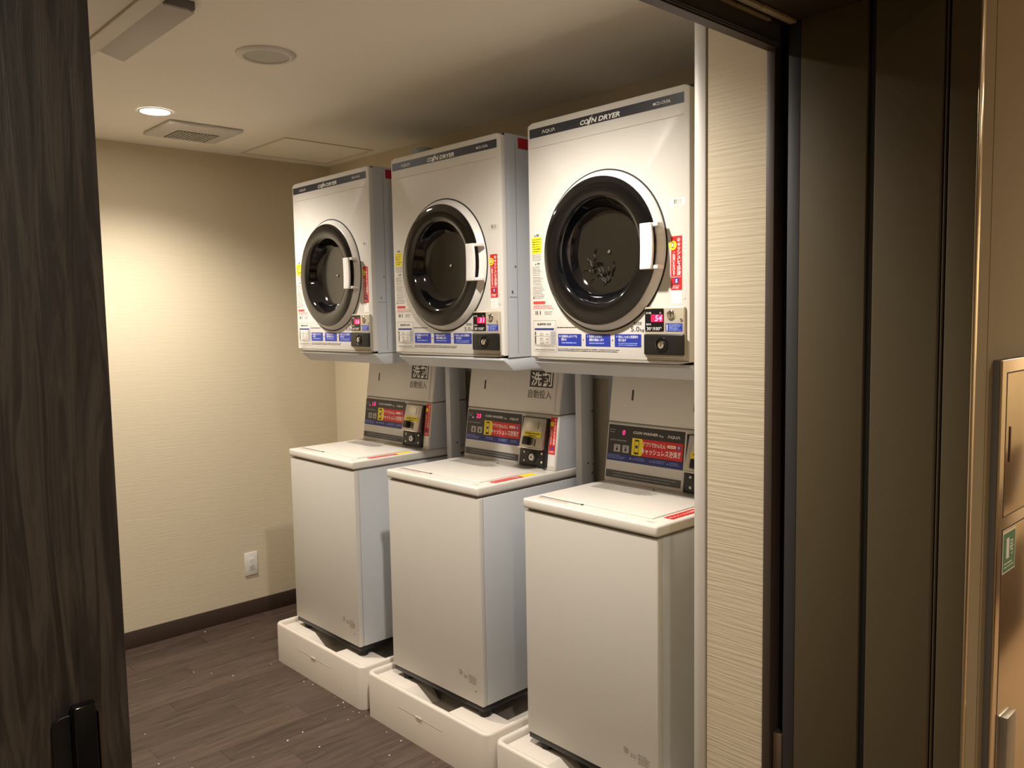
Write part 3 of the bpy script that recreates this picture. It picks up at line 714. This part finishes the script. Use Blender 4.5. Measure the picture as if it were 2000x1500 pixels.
    pl(lambda b: b.lab(.4950, .5060, .077*TS, .089*TS, -.0003, .0004), 'emblem', mat('emblem_blue', (70, 80, 170), .4), rs)
    pl(lambda b: b.lab(.4835, .5155, .016*TS, .0585*TS, 0), 'paper_label', PAPER, W)
    # rating print on the lower front
    def rt(b):
        b.bars(.403, .424, .283+z, .303+z, -.0006, 4, .4, 101, .003, .008)
        b.bars(.428, .452, .278+z, .292+z, -.0006, 2, .35, 102, .003, .01); b.bars(.455, .500, .268+z, .300+z, -.0006, 5, .35, 103, .004, .012)
        b.bars(.486, .500, .244+z, .250+z, -.0006, 1, .5, 104)
    print_('rating_print', INKG, W, rt)
    return W
WLAB = ['leftmost white coin washer, display showing 15, farthest from the camera', 'middle white coin washer with its display showing 23', 'rightmost white coin washer, display showing 0, partly behind the wing wall']
W0 = build_washer(); washers = [W0]+[copy_tree(W0) for _ in range(2)]
for i, W in enumerate(washers):
    W.location = (WX[i], WY[i], WB); W.rotation_euler = (0, 0, WR[i]); W['label'] = WLAB[i]
    cp = [c for c in W.children if c.name.startswith('control_panel')][0]
    s = ('15', '23', '0')[i]; a = .087-.0105*len(s)/1.0*.8
    print_('digits', LEDP, cp, lambda b: b.text(s, .0785-.0078*len(s)+.003, .0815+.0078*len(s)-.003, .1625*TS, .1795*TS, -.0010, shear=.12, bold=.02))
    if i < 2: print_('status_led', LEDW, cp, lambda b: b.rrect(.042, .048, .1615*TS, .1645*TS, -.0008, .001, .0003))

# ---------------------------------------------------------------- fire hydrant cabinet in the corridor
H = thing('hydrant_cabinet', (2.848, -.088, 0), 'stainless steel fire hydrant cabinet on the corridor wall', 'cabinet')
MB().box(.0002, .014, .002, .95, .30, 1.446).build('case', SSD, H, bevel=.001)
MB().box(.012, .0175, 0, .95, .30, 1.446).build('face_frame', SS, H, bevel=.002, seg=3)
MB().box(.0172, .0180, .026, .92, 1.136, 1.4215).build('door_gap', INK, H)
ud = MB().box(.0172, .0186, .0285, .918, 1.1385, 1.419).build('upper_door', SS, H, bevel=.0008)
MB().box(.0186, .0215, .046, .052, 1.244, 1.315).build('pull', mat('pull_bronze', (128, 100, 90), .35, metal=.6), ud, bevel=.0012)
MB().box(.0172, .0180, .026, .92, .34, 1.1125).build('door_gap', INK, H)
lo = MB().box(.0172, .0186, .0285, .918, .343, 1.110).build('lower_door', SS, H, bevel=.0008)
sg = MB().box(.0186, .0192, .0285, .106, 1.022, 1.1045).build('sign_plate', PRW, H)
MB().box(.0192, .0194, .031, .1035, 1.0245, 1.102).build('sign_field', GREEN, sg)
def px(b):
    b.text('1', .048, .066, 1.050, 1.091, 0, bold=.03); b.text('号', .070, .092, 1.054, 1.084, 0, bold=.01)
    b.bars(.036, .098, 1.030, 1.044, 0, 2, .35, 5)
bb = MB(); px(bb); bb.v = [(0, a, c) for a, _, c in bb.v]
bb.build('lettering', PRW, sg, (.0197, 0, 0), smooth=False)
MB().box(.0186, .032, .046, .102, .45, .727).build('hose_latch', mat('latch_steel', (170, 168, 160), .35, metal=.8), lo, bevel=.001)

# ---------------------------------------------------------------- lint on the floor
b = MB(); R = random.Random(5)
SP = [(-.189, -.468), (-.122, -.416), (-.371, -.102), (-.021, -.183), (.245, -.169), (.224, -.821), (.604, -.276), (.675, -.217), (.635, -.39), (.651, -.46), (.67, -.605), (.776, -.401), (.543, -.182), (.535, -.153), (.577, -.173), (.632, -.167), (.656, -.154), (1.003, -.253), (.86, -.166), (-.62, -.234), (.476, -.862), (.586, -.789), (.476, -.809), (.407, -.33), (-.028, -.36), (.30, -.157), (.47, -.152), (.70, -.152), (.95, -.165), (1.15, -.17)]
for x, y in SP:
    q = R.uniform(.002, .0042); a = R.uniform(0, 3)
    V = [(x+q*R.uniform(.6, 1.3)*math.cos(a+i*1.05), y+q*R.uniform(.5, 1.2)*math.sin(a+i*1.05), .0003) for i in range(6)]+[(x, y, q*.7)]
    b.add(V, [(i, (i+1) % 6, 6) for i in range(6)]+[(5, 4, 3, 2, 1, 0)])
o = b.build('lint', LINT); o['kind'] = 'stuff'; tag(o, 'tiny white lint crumbs scattered over the dark plank floor', 'lint'); o['kind'] = 'stuff'
